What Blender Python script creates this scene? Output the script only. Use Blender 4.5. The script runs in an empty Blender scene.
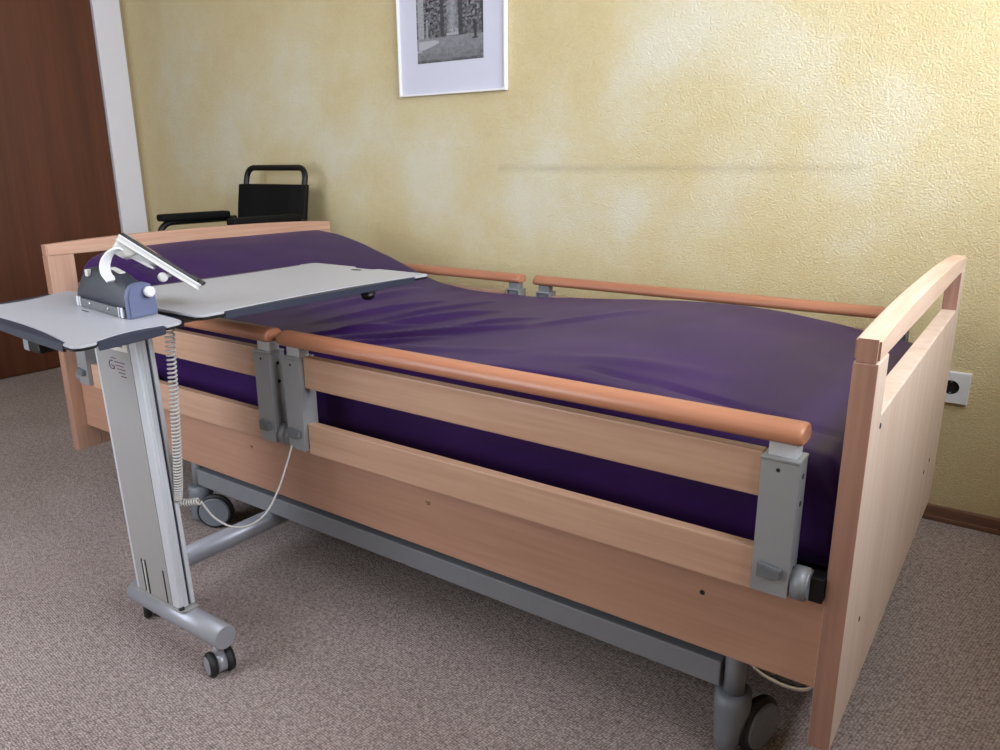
import bpy, bmesh, math, random
from mathutils import Vector, Matrix
from mathutils import noise as mnoise
random.seed(4)
scene = bpy.context.scene
COL = scene.collection
V = Vector

# ------------------------------------------------------------------ colour / materials
def s2l(c):
    c = c / 255.0
    return c / 12.92 if c <= 0.04045 else ((c + 0.055) / 1.055) ** 2.4
def rgb(r, g, b): return (s2l(r), s2l(g), s2l(b), 1.0)

def newmat(name):
    m = bpy.data.materials.new(name); m.use_nodes = True
    nt = m.node_tree
    return m, nt, nt.nodes['Principled BSDF'], nt.nodes, nt.links

def plain(name, col, rough=.5, metal=0.0, coat=0.0, var=.06, scale=40, bump=0.0, bscale=300, spec=.5):
    m, nt, b, N, L = newmat(name)
    tc = N.new('ShaderNodeTexCoord'); nz = N.new('ShaderNodeTexNoise')
    nz.inputs['Scale'].default_value = scale; nz.inputs['Detail'].default_value = 3
    L.new(tc.outputs['Object'], nz.inputs['Vector'])
    mx = N.new('ShaderNodeMix'); mx.data_type = 'RGBA'
    mx.inputs['A'].default_value = tuple(c * (1 - var) for c in col[:3]) + (1,)
    mx.inputs['B'].default_value = tuple(min(1, c * (1 + var)) for c in col[:3]) + (1,)
    L.new(nz.outputs['Fac'], mx.inputs['Factor']); L.new(mx.outputs['Result'], b.inputs['Base Color'])
    b.inputs['Roughness'].default_value = rough; b.inputs['Metallic'].default_value = metal
    b.inputs['Coat Weight'].default_value = coat; b.inputs['Specular IOR Level'].default_value = spec
    if bump:
        n2 = N.new('ShaderNodeTexNoise'); n2.inputs['Scale'].default_value = bscale
        L.new(tc.outputs['Object'], n2.inputs['Vector'])
        bp = N.new('ShaderNodeBump'); bp.inputs['Strength'].default_value = bump; bp.inputs['Distance'].default_value = .002
        L.new(n2.outputs['Fac'], bp.inputs['Height']); L.new(bp.outputs['Normal'], b.inputs['Normal'])
    return m

def wood(name, c1, c2, axis='x', rough=.42, fine=90, coarse=14, spec=.4, cfac=.5):
    m, nt, b, N, L = newmat(name)
    tc = N.new('ShaderNodeTexCoord'); mp = N.new('ShaderNodeMapping')
    s = [1, 1, 1]; s['xyz'.index(axis)] = .045
    mp.inputs['Scale'].default_value = s
    L.new(tc.outputs['Object'], mp.inputs['Vector'])
    a = N.new('ShaderNodeTexNoise'); a.inputs['Scale'].default_value = coarse; a.inputs['Detail'].default_value = 3; a.inputs['Distortion'].default_value = .6
    f = N.new('ShaderNodeTexNoise'); f.inputs['Scale'].default_value = fine; f.inputs['Detail'].default_value = 5
    L.new(mp.outputs['Vector'], a.inputs['Vector']); L.new(mp.outputs['Vector'], f.inputs['Vector'])
    ad = N.new('ShaderNodeMix'); ad.data_type = 'FLOAT'; ad.inputs['Factor'].default_value = cfac
    L.new(a.outputs['Fac'], ad.inputs['A']); L.new(f.outputs['Fac'], ad.inputs['B'])
    cr = N.new('ShaderNodeValToRGB'); cr.color_ramp.elements[0].position = .34; cr.color_ramp.elements[1].position = .66
    cr.color_ramp.elements[0].color = c2; cr.color_ramp.elements[1].color = c1
    L.new(ad.outputs['Result'], cr.inputs['Fac']); L.new(cr.outputs['Color'], b.inputs['Base Color'])
    b.inputs['Roughness'].default_value = rough; b.inputs['Specular IOR Level'].default_value = spec
    bp = N.new('ShaderNodeBump'); bp.inputs['Strength'].default_value = .08; bp.inputs['Distance'].default_value = .001
    L.new(f.outputs['Fac'], bp.inputs['Height']); L.new(bp.outputs['Normal'], b.inputs['Normal'])
    return m

BE1, BE2 = rgb(192, 156, 133), rgb(172, 134, 111)
M = {}
M['beech_x'] = wood('beech_x', BE1, BE2, 'x')
M['beech_panel'] = wood('beech_panel', rgb(177, 137, 115), rgb(164, 122, 102), 'x', fine=120, coarse=10)
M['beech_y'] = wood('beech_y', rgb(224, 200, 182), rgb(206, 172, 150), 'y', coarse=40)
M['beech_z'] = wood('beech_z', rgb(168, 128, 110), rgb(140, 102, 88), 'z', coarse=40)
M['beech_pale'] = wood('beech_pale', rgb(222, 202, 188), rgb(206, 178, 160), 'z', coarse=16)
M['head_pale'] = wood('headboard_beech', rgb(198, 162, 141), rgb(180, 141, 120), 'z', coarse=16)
M['head_rail'] = wood('headboard_rail_beech', rgb(206, 168, 146), rgb(184, 140, 118), 'y', coarse=40)
M['rail'] = wood('handrail_wood', rgb(182, 125, 96), rgb(162, 104, 78), 'x', rough=.33, coarse=20, spec=.5)
M['door'] = wood('door_veneer', rgb(98, 54, 32), rgb(72, 36, 21), 'z', rough=.5, fine=50, coarse=5, cfac=.35)
M['skirt'] = wood('baseboard_wood', rgb(128, 92, 76), rgb(104, 72, 60), 'x', rough=.5)
M['steel'] = plain('painted_silver', rgb(150, 152, 156), .42, .35, var=.04)
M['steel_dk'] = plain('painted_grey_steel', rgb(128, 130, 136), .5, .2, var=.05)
M['alu'] = plain('brushed_aluminium', rgb(206, 209, 217), .32, .25, var=.05, scale=20)
M['chrome'] = plain('chrome', rgb(210, 210, 212), .15, 1.0, var=.02)
M['tube'] = plain('silver_tube_paint', rgb(158, 160, 170), .38, .3, var=.04)
M['columngrey'] = plain('column_panel_grey', rgb(150, 148, 148), .5, 0, var=.03)
M['caster'] = plain('caster_grey_plastic', rgb(112, 116, 124), .5, 0, var=.05)
M['black'] = plain('black_plastic', rgb(15, 15, 17), .4, 0, var=.1, spec=.35)
M['darkhole'] = plain('dark_recess', rgb(14, 13, 13), .8, 0)
M['tyre'] = plain('tyre_rubber', rgb(30, 30, 33), .6, 0, var=.1)
M['fabric_black'] = plain('black_vinyl', rgb(10, 10, 11), .7, 0, var=.15, bump=.2, spec=.2)
M['top'] = plain('laminate_grey', rgb(172, 173, 182), .33, 0, var=.03, scale=300, spec=.5)
M['pad'] = plain('slate_blue_edge', rgb(38, 43, 61), .45, 0, var=.05)
M['housing'] = plain('housing_slate', rgb(36, 40, 52), .5, 0, var=.06)
M['housing_end'] = plain('housing_end_slate', rgb(88, 96, 128), .5, 0, var=.05)
M['white'] = plain('white_plastic', rgb(208, 208, 213), .35, 0, var=.02)
M['ltgrey'] = plain('light_grey_plastic', rgb(196, 196, 192), .45, 0, var=.03)
M['screen'] = plain('black_glass', rgb(10, 10, 12), .08, 0, coat=.5)
M['cordgrey'] = plain('cord_grey', rgb(176, 174, 172), .45, 0, var=.03)
M['latch'] = plain('latch_grey', rgb(98, 100, 104), .5, 0, var=.05)
M['trimwhite'] = plain('white_gloss_paint', rgb(222, 222, 230), .4, 0, var=.02)
M['socket'] = plain('socket_white', rgb(215, 215, 220), .35, 0, var=.02)
M['mat'] = plain('passepartout', rgb(205, 206, 222), .7, 0, var=.02)
M['frame'] = plain('white_frame', rgb(235, 233, 236), .35, 0, var=.02)
M['ceil'] = plain('ceiling_white', rgb(200, 198, 194), .8, 0, var=.02)
M['ink'] = plain('dark_red_ink', rgb(92, 44, 48), .6, 0)
M['sticker'] = plain('sticker_paper', rgb(214, 210, 202), .55, 0, var=.04)
M['screw'] = plain('screw_brass', rgb(170, 140, 110), .3, .8)
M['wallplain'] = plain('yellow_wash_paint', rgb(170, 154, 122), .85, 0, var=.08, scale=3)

# purple mattress cover
def mat_purple():
    m, nt, b, N, L = newmat('purple_cover')
    tc = N.new('ShaderNodeTexCoord')
    nz = N.new('ShaderNodeTexNoise'); nz.inputs['Scale'].default_value = 5; nz.inputs['Detail'].default_value = 4
    L.new(tc.outputs['Object'], nz.inputs['Vector'])
    cr = N.new('ShaderNodeValToRGB')
    cr.color_ramp.elements[0].position = .3; cr.color_ramp.elements[0].color = rgb(42, 19, 66)
    cr.color_ramp.elements[1].position = .7; cr.color_ramp.elements[1].color = rgb(52, 25, 80)
    L.new(nz.outputs['Fac'], cr.inputs['Fac']); L.new(cr.outputs['Color'], b.inputs['Base Color'])
    b.inputs['Roughness'].default_value = .4
    b.inputs['Sheen Weight'].default_value = .04
    b.inputs['Specular IOR Level'].default_value = .16
    b.inputs['Sheen Tint'].default_value = rgb(150, 110, 230)
    n2 = N.new('ShaderNodeTexNoise'); n2.inputs['Scale'].default_value = 900
    L.new(tc.outputs['Object'], n2.inputs['Vector'])
    bp = N.new('ShaderNodeBump'); bp.inputs['Strength'].default_value = .08; bp.inputs['Distance'].default_value = .0006
    L.new(n2.outputs['Fac'], bp.inputs['Height']); L.new(bp.outputs['Normal'], b.inputs['Normal'])
    return m
M['purple'] = mat_purple()

# yellow sponged plaster: paint clouds come from a mesh attribute 'cloud'
def mat_wall():
    m, nt, b, N, L = newmat('sponged_yellow_plaster')
    tc = N.new('ShaderNodeTexCoord')
    at = N.new('ShaderNodeAttribute'); at.attribute_name = 'cloud'
    n1 = N.new('ShaderNodeTexNoise'); n1.inputs['Scale'].default_value = 9; n1.inputs['Detail'].default_value = 6; n1.inputs['Roughness'].default_value = .62
    n2 = N.new('ShaderNodeTexNoise'); n2.inputs['Scale'].default_value = 120; n2.inputs['Detail'].default_value = 3
    for n in (n1, n2): L.new(tc.outputs['Object'], n.inputs['Vector'])
    def math_(op, a, bb):
        x = N.new('ShaderNodeMath'); x.operation = op
        for i, v in enumerate((a, bb)):
            if isinstance(v, (int, float)): x.inputs[i].default_value = v
            else: L.new(v, x.inputs[i])
        return x.outputs[0]
    t = math_('ADD', at.outputs['Fac'], math_('MULTIPLY', math_('SUBTRACT', n1.outputs['Fac'], .5), .9))
    t = math_('ADD', t, math_('MULTIPLY', math_('SUBTRACT', n2.outputs['Fac'], .5), .7))
    cr = N.new('ShaderNodeValToRGB')
    e = cr.color_ramp.elements
    e[0].position = .0; e[0].color = rgb(216, 197, 150)
    e[1].position = 1.0; e[1].color = rgb(226, 219, 196)
    x = e.new(.4); x.color = rgb(220, 206, 164)
    L.new(t, cr.inputs['Fac'])
    sc = N.new('ShaderNodeAttribute'); sc.attribute_name = 'scuff'
    mx = N.new('ShaderNodeMix'); mx.data_type = 'RGBA'; mx.inputs['B'].default_value = rgb(150, 130, 92)
    L.new(math_('MULTIPLY', sc.outputs['Fac'], math_('ADD', n1.outputs['Fac'], -.05)), mx.inputs['Factor'])
    L.new(cr.outputs['Color'], mx.inputs['A'])
    L.new(mx.outputs['Result'], b.inputs['Base Color'])
    b.inputs['Roughness'].default_value = .55; b.inputs['Specular IOR Level'].default_value = .35
    # rough-cast grain
    mp = N.new('ShaderNodeMapping'); mp.inputs['Scale'].default_value = (1, 1, 1)
    L.new(tc.outputs['Object'], mp.inputs['Vector'])
    n3 = N.new('ShaderNodeTexNoise'); n3.inputs['Scale'].default_value = 270; n3.inputs['Detail'].default_value = 2; n3.inputs['Distortion'].default_value = 1.0
    v = N.new('ShaderNodeTexVoronoi'); v.inputs['Scale'].default_value = 210; v.feature = 'SMOOTH_F1'
    for n in (n3, v): L.new(mp.outputs['Vector'], n.inputs['Vector'])
    h = math_('ADD', math_('MULTIPLY', n3.outputs['Fac'], 1.0), math_('MULTIPLY', v.outputs['Distance'], -.6))
    bp = N.new('ShaderNodeBump'); bp.inputs['Strength'].default_value = 1.0; bp.inputs['Distance'].default_value = .004
    L.new(h, bp.inputs['Height']); L.new(bp.outputs['Normal'], b.inputs['Normal'])
    return m
M['wall'] = mat_wall()

def mat_carpet():
    m, nt, b, N, L = newmat('loop_carpet')
    tc = N.new('ShaderNodeTexCoord'); mp = N.new('ShaderNodeMapping')
    mp.inputs['Rotation'].default_value = (0, 0, math.radians(8)); mp.inputs['Scale'].default_value = (1.0, 1.25, 1)
    L.new(tc.outputs['Object'], mp.inputs['Vector'])
    v = N.new('ShaderNodeTexVoronoi'); v.inputs['Scale'].default_value = 175; v.inputs['Randomness'].default_value = .45
    n = N.new('ShaderNodeTexNoise'); n.inputs['Scale'].default_value = 90; n.inputs['Detail'].default_value = 4
    n2 = N.new('ShaderNodeTexNoise'); n2.inputs['Scale'].default_value = 2.2; n2.inputs['Detail'].default_value = 3
    L.new(mp.outputs['Vector'], v.inputs['Vector'])
    for q in (n, n2): L.new(tc.outputs['Object'], q.inputs['Vector'])
    cr = N.new('ShaderNodeValToRGB')
    cr.color_ramp.elements[0].position = .1; cr.color_ramp.elements[0].color = rgb(206, 192, 188)
    cr.color_ramp.elements[1].position = .75; cr.color_ramp.elements[1].color = rgb(128, 114, 112)
    L.new(v.outputs['Distance'], cr.inputs['Fac'])
    cr2 = N.new('ShaderNodeValToRGB')
    cr2.color_ramp.elements[0].position = .3; cr2.color_ramp.elements[0].color = (.62, .60, .60, 1)
    cr2.color_ramp.elements[1].position = .62; cr2.color_ramp.elements[1].color = (1, 1, 1, 1)
    L.new(n.outputs['Fac'], cr2.inputs['Fac'])
    mx = N.new('ShaderNodeMix'); mx.data_type = 'RGBA'; mx.blend_type = 'MULTIPLY'; mx.inputs['Factor'].default_value = .8
    L.new(cr.outputs['Color'], mx.inputs['A']); L.new(cr2.outputs['Color'], mx.inputs['B'])
    cr3 = N.new('ShaderNodeValToRGB')
    cr3.color_ramp.elements[0].position = .35; cr3.color_ramp.elements[0].color = (.9, .88, .88, 1)
    cr3.color_ramp.elements[1].position = .65; cr3.color_ramp.elements[1].color = (1, 1, 1, 1)
    L.new(n2.outputs['Fac'], cr3.inputs['Fac'])
    m2 = N.new('ShaderNodeMix'); m2.data_type = 'RGBA'; m2.blend_type = 'MULTIPLY'; m2.inputs['Factor'].default_value = 1
    L.new(mx.outputs['Result'], m2.inputs['A']); L.new(cr3.outputs['Color'], m2.inputs['B'])
    L.new(m2.outputs['Result'], b.inputs['Base Color'])
    b.inputs['Roughness'].default_value = .95; b.inputs['Specular IOR Level'].default_value = .1
    bp = N.new('ShaderNodeBump'); bp.inputs['Strength'].default_value = .7; bp.inputs['Distance'].default_value = .004; bp.invert = True
    L.new(v.outputs['Distance'], bp.inputs['Height']); L.new(bp.outputs['Normal'], b.inputs['Normal'])
    return m
M['carpet'] = mat_carpet()

def mat_print():
    m, nt, b, N, L = newmat('black_and_white_print')
    at = N.new('ShaderNodeAttribute'); at.attribute_name = 'tone'
    cr = N.new('ShaderNodeValToRGB')
    cr.color_ramp.elements[0].color = rgb(26, 26, 32); cr.color_ramp.elements[1].color = rgb(214, 214, 224)
    L.new(at.outputs['Fac'], cr.inputs['Fac']); L.new(cr.outputs['Color'], b.inputs['Base Color'])
    b.inputs['Roughness'].default_value = .35
    return m
M['print'] = mat_print()

# ------------------------------------------------------------------ geometry helpers (world coordinates)
class MB:
    def __init__(s): s.bm = bmesh.new(); s.mats = []; s.cur = 0
    def use(s, mat):
        if mat not in s.mats: s.mats.append(mat)
        s.cur = s.mats.index(mat); return s
    def _add(s, t, smooth):
        vm = {v: s.bm.verts.new(v.co) for v in t.verts}
        for f in t.faces:
            try: nf = s.bm.faces.new([vm[v] for v in f.verts])
            except ValueError: continue
            nf.material_index = s.cur; nf.smooth = smooth
        t.free()
    def box(s, x0, x1, y0, y1, z0, z1, bev=.002, seg=2, mat=None):
        t = bmesh.new(); bmesh.ops.create_cube(t, size=1)
        a, b_ = V((min(x0, x1), min(y0, y1), min(z0, z1))), V((max(x0, x1), max(y0, y1), max(z0, z1)))
        for v in t.verts: v.co = V([(a[i] + b_[i]) / 2 + v.co[i] * (b_[i] - a[i]) for i in range(3)])
        if bev: bmesh.ops.bevel(t, geom=t.edges[:], offset=bev, segments=seg, affect='EDGES', profile=.6)
        if mat: bmesh.ops.transform(t, matrix=mat, verts=t.verts[:])
        s._add(t, False); return s
    def cyl(s, p, q, r, r2=None, n=28, bev=0, smooth=True):
        p, q = V(p), V(q); r2 = r if r2 is None else r2
        d = (q - p); L = d.length
        t = bmesh.new(); bmesh.ops.create_cone(t, cap_ends=True, segments=n, radius1=r, radius2=r2, depth=L)
        if bev:
            es = [e for e in t.edges if any(len(f.verts) > 4 for f in e.link_faces)]
            bmesh.ops.bevel(t, geom=es, offset=bev, segments=3, affect='EDGES')
        Mx = Matrix.Translation((p + q) / 2) @ d.to_track_quat('Z', 'Y').to_matrix().to_4x4()
        bmesh.ops.transform(t, matrix=Mx, verts=t.verts[:])
        for f in t.faces: f.smooth = len(f.verts) <= 4
        vm = {v: s.bm.verts.new(v.co) for v in t.verts}
        for f in t.faces:
            nf = s.bm.faces.new([vm[v] for v in f.verts]); nf.material_index = s.cur; nf.smooth = f.smooth and smooth
        t.free(); return s
    def tube(s, pts, r, n=10, closed=False, sx=1.0):
        pts = [V(p) for p in pts]; N_ = len(pts); rings = []
        T = []
        for i in range(N_):
            if closed: d = pts[(i + 1) % N_] - pts[i - 1]
            else: d = pts[min(i + 1, N_ - 1)] - pts[max(i - 1, 0)]
            T.append(d.normalized())
        up = V((0, 0, 1)) if abs(T[0].z) < .9 else V((1, 0, 0))
        nrm = T[0].cross(up).normalized()
        for i in range(N_):
            nrm = (nrm - T[i] * nrm.dot(T[i])).normalized(); bn = T[i].cross(nrm)
            rings.append([s.bm.verts.new(pts[i] + (nrm * math.cos(a) * sx + bn * math.sin(a)) * r) for a in [2 * math.pi * k / n for k in range(n)]])
        for i in range(N_ - (0 if closed else 1)):
            A, B = rings[i], rings[(i + 1) % N_]
            for k in range(n):
                f = s.bm.faces.new([A[k], A[(k + 1) % n], B[(k + 1) % n], B[k]]); f.smooth = True; f.material_index = s.cur
        if not closed:
            for R_ in (rings[0][::-1], rings[-1]):
                f = s.bm.faces.new(R_); f.material_index = s.cur
        return s
    def loft(s, secs, cap=True, smooth=True):
        R_ = [[s.bm.verts.new(p) for p in sec] for sec in secs]; n = len(secs[0])
        for A, B in zip(R_, R_[1:]):
            for k in range(n):
                f = s.bm.faces.new([A[k], A[(k + 1) % n], B[(k + 1) % n], B[k]]); f.smooth = smooth; f.material_index = s.cur
        if cap:
            for Q in (R_[0][::-1], R_[-1]):
                f = s.bm.faces.new(Q); f.material_index = s.cur
        return s
    def prism(s, poly, vec, bev=0, seg=2):
        t = bmesh.new(); vec = V(vec)
        a = [t.verts.new(p) for p in poly]; b_ = [t.verts.new(V(p) + vec) for p in poly]; n = len(poly)
        t.faces.new(a[::-1]); t.faces.new(b_)
        for k in range(n): t.faces.new([a[k], a[(k + 1) % n], b_[(k + 1) % n], b_[k]])
        bmesh.ops.recalc_face_normals(t, faces=t.faces[:])
        if bev:
            es = [e for e in t.edges if any(len(f.verts) == n for f in e.link_faces)] if n > 4 else t.edges[:]
            bmesh.ops.bevel(t, geom=es, offset=bev, segments=seg, affect='EDGES')
        s._add(t, False); return s
    def build(s, name, mat=None, parent=None, tf=None):
        if tf is not None: bmesh.ops.transform(s.bm, matrix=tf, verts=s.bm.verts[:])
        root = parent
        while root is not None and root.parent is not None: root = root.parent
        off = V(root.location) if root is not None else V((0, 0, 0))
        if root is not None: bmesh.ops.translate(s.bm, vec=-off, verts=s.bm.verts[:])
        bmesh.ops.recalc_face_normals(s.bm, faces=s.bm.faces[:])
        me = bpy.data.meshes.new(name); s.bm.to_mesh(me); s.bm.free()
        for mm in (s.mats or [mat]): me.materials.append(M[mm])
        o = bpy.data.objects.new(name, me); COL.objects.link(o)
        if parent is not None: o.parent = parent
        return o

def tag(o, label=None, cat=None, group=None, kind=None):
    for k, v in (('label', label), ('category', cat), ('group', group), ('kind', kind)):
        if v: o[k] = v
    return o
def thing(name, loc, label, cat, group=None):
    o = bpy.data.objects.new(name, None); o.location = loc; o.empty_display_size = .05
    COL.objects.link(o); return tag(o, label, cat, group)
def arc(c, r, a0, a1, n, ax1, ax2):
    c, ax1, ax2 = V(c), V(ax1), V(ax2)
    return [c + (ax1 * math.cos(a) + ax2 * math.sin(a)) * r for a in [math.radians(a0 + (a1 - a0) * k / n) for k in range(n + 1)]]
def smooth_path(P, n=12):
    P = [V(p) for p in P]; Q = [P[0]] + P + [P[-1]]; out = []
    for i in range(1, len(Q) - 2):
        for k in range(n):
            t = k / n; a, b, c, d = Q[i - 1], Q[i], Q[i + 1], Q[i + 2]
            out.append(.5 * ((2 * b) + (c - a) * t + (2 * a - 5 * b + 4 * c - d) * t * t + (3 * b - a - 3 * c + d) * t ** 3))
    return out + [P[-1]]
def round_corners(P, r, n=6):
    P = [V(p) for p in P]; out = [P[0]]
    for i in range(1, len(P) - 1):
        a = (P[i - 1] - P[i]); b = (P[i + 1] - P[i]); rr = min(r, a.length * .49, b.length * .49)
        p0 = P[i] + a.normalized() * rr; p1 = P[i] + b.normalized() * rr
        for k in range(n + 1):
            t = k / n; out.append(p0 * (1 - t) ** 2 + P[i] * 2 * t * (1 - t) + p1 * t * t)
    return out + [P[-1]]

# ------------------------------------------------------------------ the room
XL, XR, YB, YF, ZC = -3.83, .85, 1.3125, -1.5, 2.5
def lerp(a, b, t): return a + (b - a) * t

b = MB(); b.box(XL - .15, XR + .15, YF - .15, YB + .15, -.08, 0, bev=0)
tag(b.build('floor', 'carpet'), kind='structure')
b = MB(); b.box(XL - .15, XR + .15, YF - .15, YB + .15, ZC, ZC + .1, bev=0)
tag(b.build('ceiling', 'ceil'), kind='structure')

# back wall: dense grid carrying the sponged paint clouds
CL = [(-.83, 1.38, .17, .9), (-.58, 1.36, .14, .5), (-.5, 1.22, .12, .6), (-.95, 1.27, .1, .6), (-.27, 1.1, .12, .7), (-.36, .96, .10, .75), (-.62, .98, .13, .6),
      (-1.28, 1.08, .12, .55), (-1.36, .98, .14, .5), (-1.02, 1.1, .10, .55), (-1.0, .86, .09, .6), (-1.24, .8, .16, .7), (-.98, .78, .13, .5), (-1.45, .82, .12, .55),
      (-.7, .85, .10, .4), (-1.72, 1.05, .15, .65), (-1.9, .95, .14, .7), (-1.83, .8, .12, .6), (-2.1, 1.12, .16, .6), (-2.35, 1.02, .14, .75), (-2.25, .82, .1, .5),
      (-2.6, 1.2, .2, .65), (-2.95, 1.25, .18, .7), (-3.1, 1.05, .16, .6), (-3.4, 1.0, .16, .6), (-3.45, 1.3, .18, .6), (-3.0, .9, .14, .5), (-2.55, 1.45, .2, .5),
      (-3.3, 1.55, .2, .5), (-2.2, 1.4, .12, .3), (-.3, .75, .1, .45), (-.12, .9, .1, .4), (-1.65, .7, .1, .5), (.1, 1.15, .14, .4), (-.75, .72, .1, .35)]
bm = bmesh.new(); NX, NZ = 300, 130
grid = [[bm.verts.new((lerp(XL, XR, i / NX), YB, lerp(0, ZC, j / NZ))) for j in range(NZ + 1)] for i in range(NX + 1)]
for i in range(NX):
    for j in range(NZ): bm.faces.new([grid[i][j], grid[i + 1][j], grid[i + 1][j + 1], grid[i][j + 1]])
back = [bm.verts.new(p) for p in ((XL, YB + .12, 0), (XR, YB + .12, 0), (XR, YB + .12, ZC), (XL, YB + .12, ZC))]
bm.faces.new(back[::-1])
me = bpy.data.meshes.new('wall_back'); bm.to_mesh(me); bm.free()
ac = me.attributes.new('cloud', 'FLOAT', 'POINT'); asf = me.attributes.new('scuff', 'FLOAT', 'POINT')
for i, v in enumerate(me.vertices):
    x, y, z = v.co; s_ = .12
    wx = x + .06 * mnoise.noise(V((x * 5, z * 5, 1.3))); wz = z + .06 * mnoise.noise(V((x * 5, z * 5, 7.7)))
    for cx, cz, r_, a in CL:
        d2 = ((wx - cx) ** 2 + (wz - cz) ** 2) / (r_ * r_)
        if d2 < 9: s_ += .85 * a * math.exp(-d2 * .9)
    if z > 1.6 or x > .3: s_ += .3 * max(0, mnoise.noise(V((x * 3, z * 3, 4))))
    ac.data[i].value = min(1.1, s_)
    zl = .966 + .004 * mnoise.noise(V((x * 8, 0, 0)))
    asf.data[i].value = max(0, 1 - abs(z - zl) / .016) * .8 if -1.52 < x < -.3 else 0
me.materials.append(M['wall'])
wb = bpy.data.objects.new('wall_back', me); COL.objects.link(wb); tag(wb, kind='structure')

# left wall with door opening
DY0, DY1, DH = .29, 1.15, 2.02
b = MB()
b.box(XL - .12, XL, YF, DY0 - .1, 0, ZC, bev=0); b.box(XL - .12, XL, DY1 + .1, YB, 0, ZC, bev=0); b.box(XL - .12, XL, DY0 - .1, DY1 + .1, DH + .1, ZC, bev=0)
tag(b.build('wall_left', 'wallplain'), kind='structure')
b = MB(); b.box(XL - .06, XL + .001, DY0 + .004, DY1 - .004, .004, DH - .004, bev=.003)
d = tag(b.build('door_1', 'door'), kind='structure')
b = MB(); b.use('chrome'); b.box(XL, XL + .008, DY0 + .045, DY0 + .085, .93, 1.13, bev=.003)
b.cyl((XL, DY0 + .065, 1.05), (XL + .05, DY0 + .065, 1.05), .01); b.tube(round_corners([(XL + .05, DY0 + .065, 1.05), (XL + .052, DY0 + .12, 1.05), (XL + .05, DY0 + .185, 1.05)], .02), .009)
b.build('door_handle', None, d)
b = MB()
b.box(XL - .1, XL + .018, DY1, DY1 + .138, 0, DH + .13, bev=.003); b.box(XL - .1, XL + .018, DY0 - .13, DY0, 0, DH + .13, bev=.003); b.box(XL - .1, XL + .018, DY0, DY1, DH, DH + .13, bev=.003)
tag(b.build('trim_1', 'trimwhite'), kind='structure')

# right wall and front wall, each with a window opening; daylight comes through them
def wall_win(name, axis, pos, out, a0, a1, w0, w1, z0, z1):
    b = MB()
    def bx(p0, p1, q0, q1):
        if axis == 'x': b.box(pos, pos + out, p0, p1, q0, q1, bev=0)
        else: b.box(p0, p1, pos, pos + out, q0, q1, bev=0)
    bx(a0, w0, 0, ZC); bx(w1, a1, 0, ZC); bx(w0, w1, 0, z0); bx(w0, w1, z1, ZC)
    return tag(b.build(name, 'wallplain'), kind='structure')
def win_frame(name, axis, pos, w0, w1, z0, z1):
    b = MB()
    def bx(p0, p1, q0, q1):
        if axis == 'x': b.box(pos - .03, pos + .03, p0, p1, q0, q1, bev=.004)
        else: b.box(p0, p1, pos - .03, pos + .03, q0, q1, bev=.004)
    f = .055; mid = (w0 + w1) / 2
    bx(w0, w0 + f, z0, z1); bx(w1 - f, w1, z0, z1); bx(w0 + f, w1 - f, z0, z0 + f); bx(w0 + f, w1 - f, z1 - f, z1); bx(mid - .04, mid + .04, z0 + f, z1 - f)
    return tag(b.build(name, 'trimwhite'), kind='structure')
RW = (-.9, .95, 1.1, 2.3)
FW = (-2.7, -1.1, .5, 2.0)
wall_win('wall_right', 'x', XR, .2, YF, YB, *RW); win_frame('window_1', 'x', XR + .1, *RW)
wall_win('wall_front', 'y', YF, -.2, XL, XR, *FW); win_frame('window_2', 'y', YF - .1, *FW)

b = MB(); b.box(XR - .27, XR + .06, RW[0] - .12, min(RW[1] + .12, YB - .01), RW[2] - .045, RW[2] - .005, bev=.006)  # deep window sill out of view, added to shade the lower footboard
tag(b.build('added_shade_sill', 'trimwhite'), kind='structure')
# baseboards
b = MB(); b.box(XL + .02, XR, YB - .014, YB, 0, .044, bev=.004); b.box(XL + .02, XR, YB - .017, YB, 0, .014, bev=.003)
tag(b.build('baseboard_back', 'skirt'), kind='structure')
b = MB(); b.box(XR - .014, XR, YF, YB - .02, 0, .05, bev=.004); tag(b.build('baseboard_right', 'skirt'), kind='structure')

# ------------------------------------------------------------------ hospital bed
BW, HX = 1.05, -2.155
bed = thing('care_bed', (-1.08, .525, 0), 'beech wood care bed with slatted side rails and silver posts along the yellow wall', 'bed')
def end_board(name, x0, x1, pale, topm):
    zb, zt, zp, wp, hr = .161, .769, .653, .073, .030
    b = MB(); b.box(x0, x1, wp + .0006, BW - wp - .0006, zb + .001, zp, bev=.0025)
    p = b.build(name, pale, bed)
    for y0, y1 in ((0, wp), (BW - wp, BW)):
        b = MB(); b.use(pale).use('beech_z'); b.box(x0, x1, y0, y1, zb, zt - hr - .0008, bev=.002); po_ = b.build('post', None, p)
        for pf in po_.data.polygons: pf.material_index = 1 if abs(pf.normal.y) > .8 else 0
    n = 24; top = []
    for k in range(n + 1):
        t = k / n; y = t * BW
        top.append((x0, y, zt + .013 * (1 - abs(2 * t - 1) ** 2.6)))
    poly = [(x0, 0, zt - hr)] + top + [(x0, BW, zt - hr)]
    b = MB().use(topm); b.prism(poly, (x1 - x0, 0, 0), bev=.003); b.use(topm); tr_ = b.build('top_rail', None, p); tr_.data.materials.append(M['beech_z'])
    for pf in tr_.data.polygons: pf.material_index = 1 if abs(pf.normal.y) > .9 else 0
    return p
fb = end_board('footboard', -.030, 0, 'beech_pale', 'beech_y')
hb = end_board('headboard', HX, HX + .030, 'head_pale', 'head_rail')
for y, z in ((.074, .637), (.87, .325), (.785, .325), (.121, .316)):
    b = MB().use('darkhole'); b.cyl((-.004, y, z), (.0008, y, z), .0042, n=14); b.build('screw_hole', None, fb)

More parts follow.
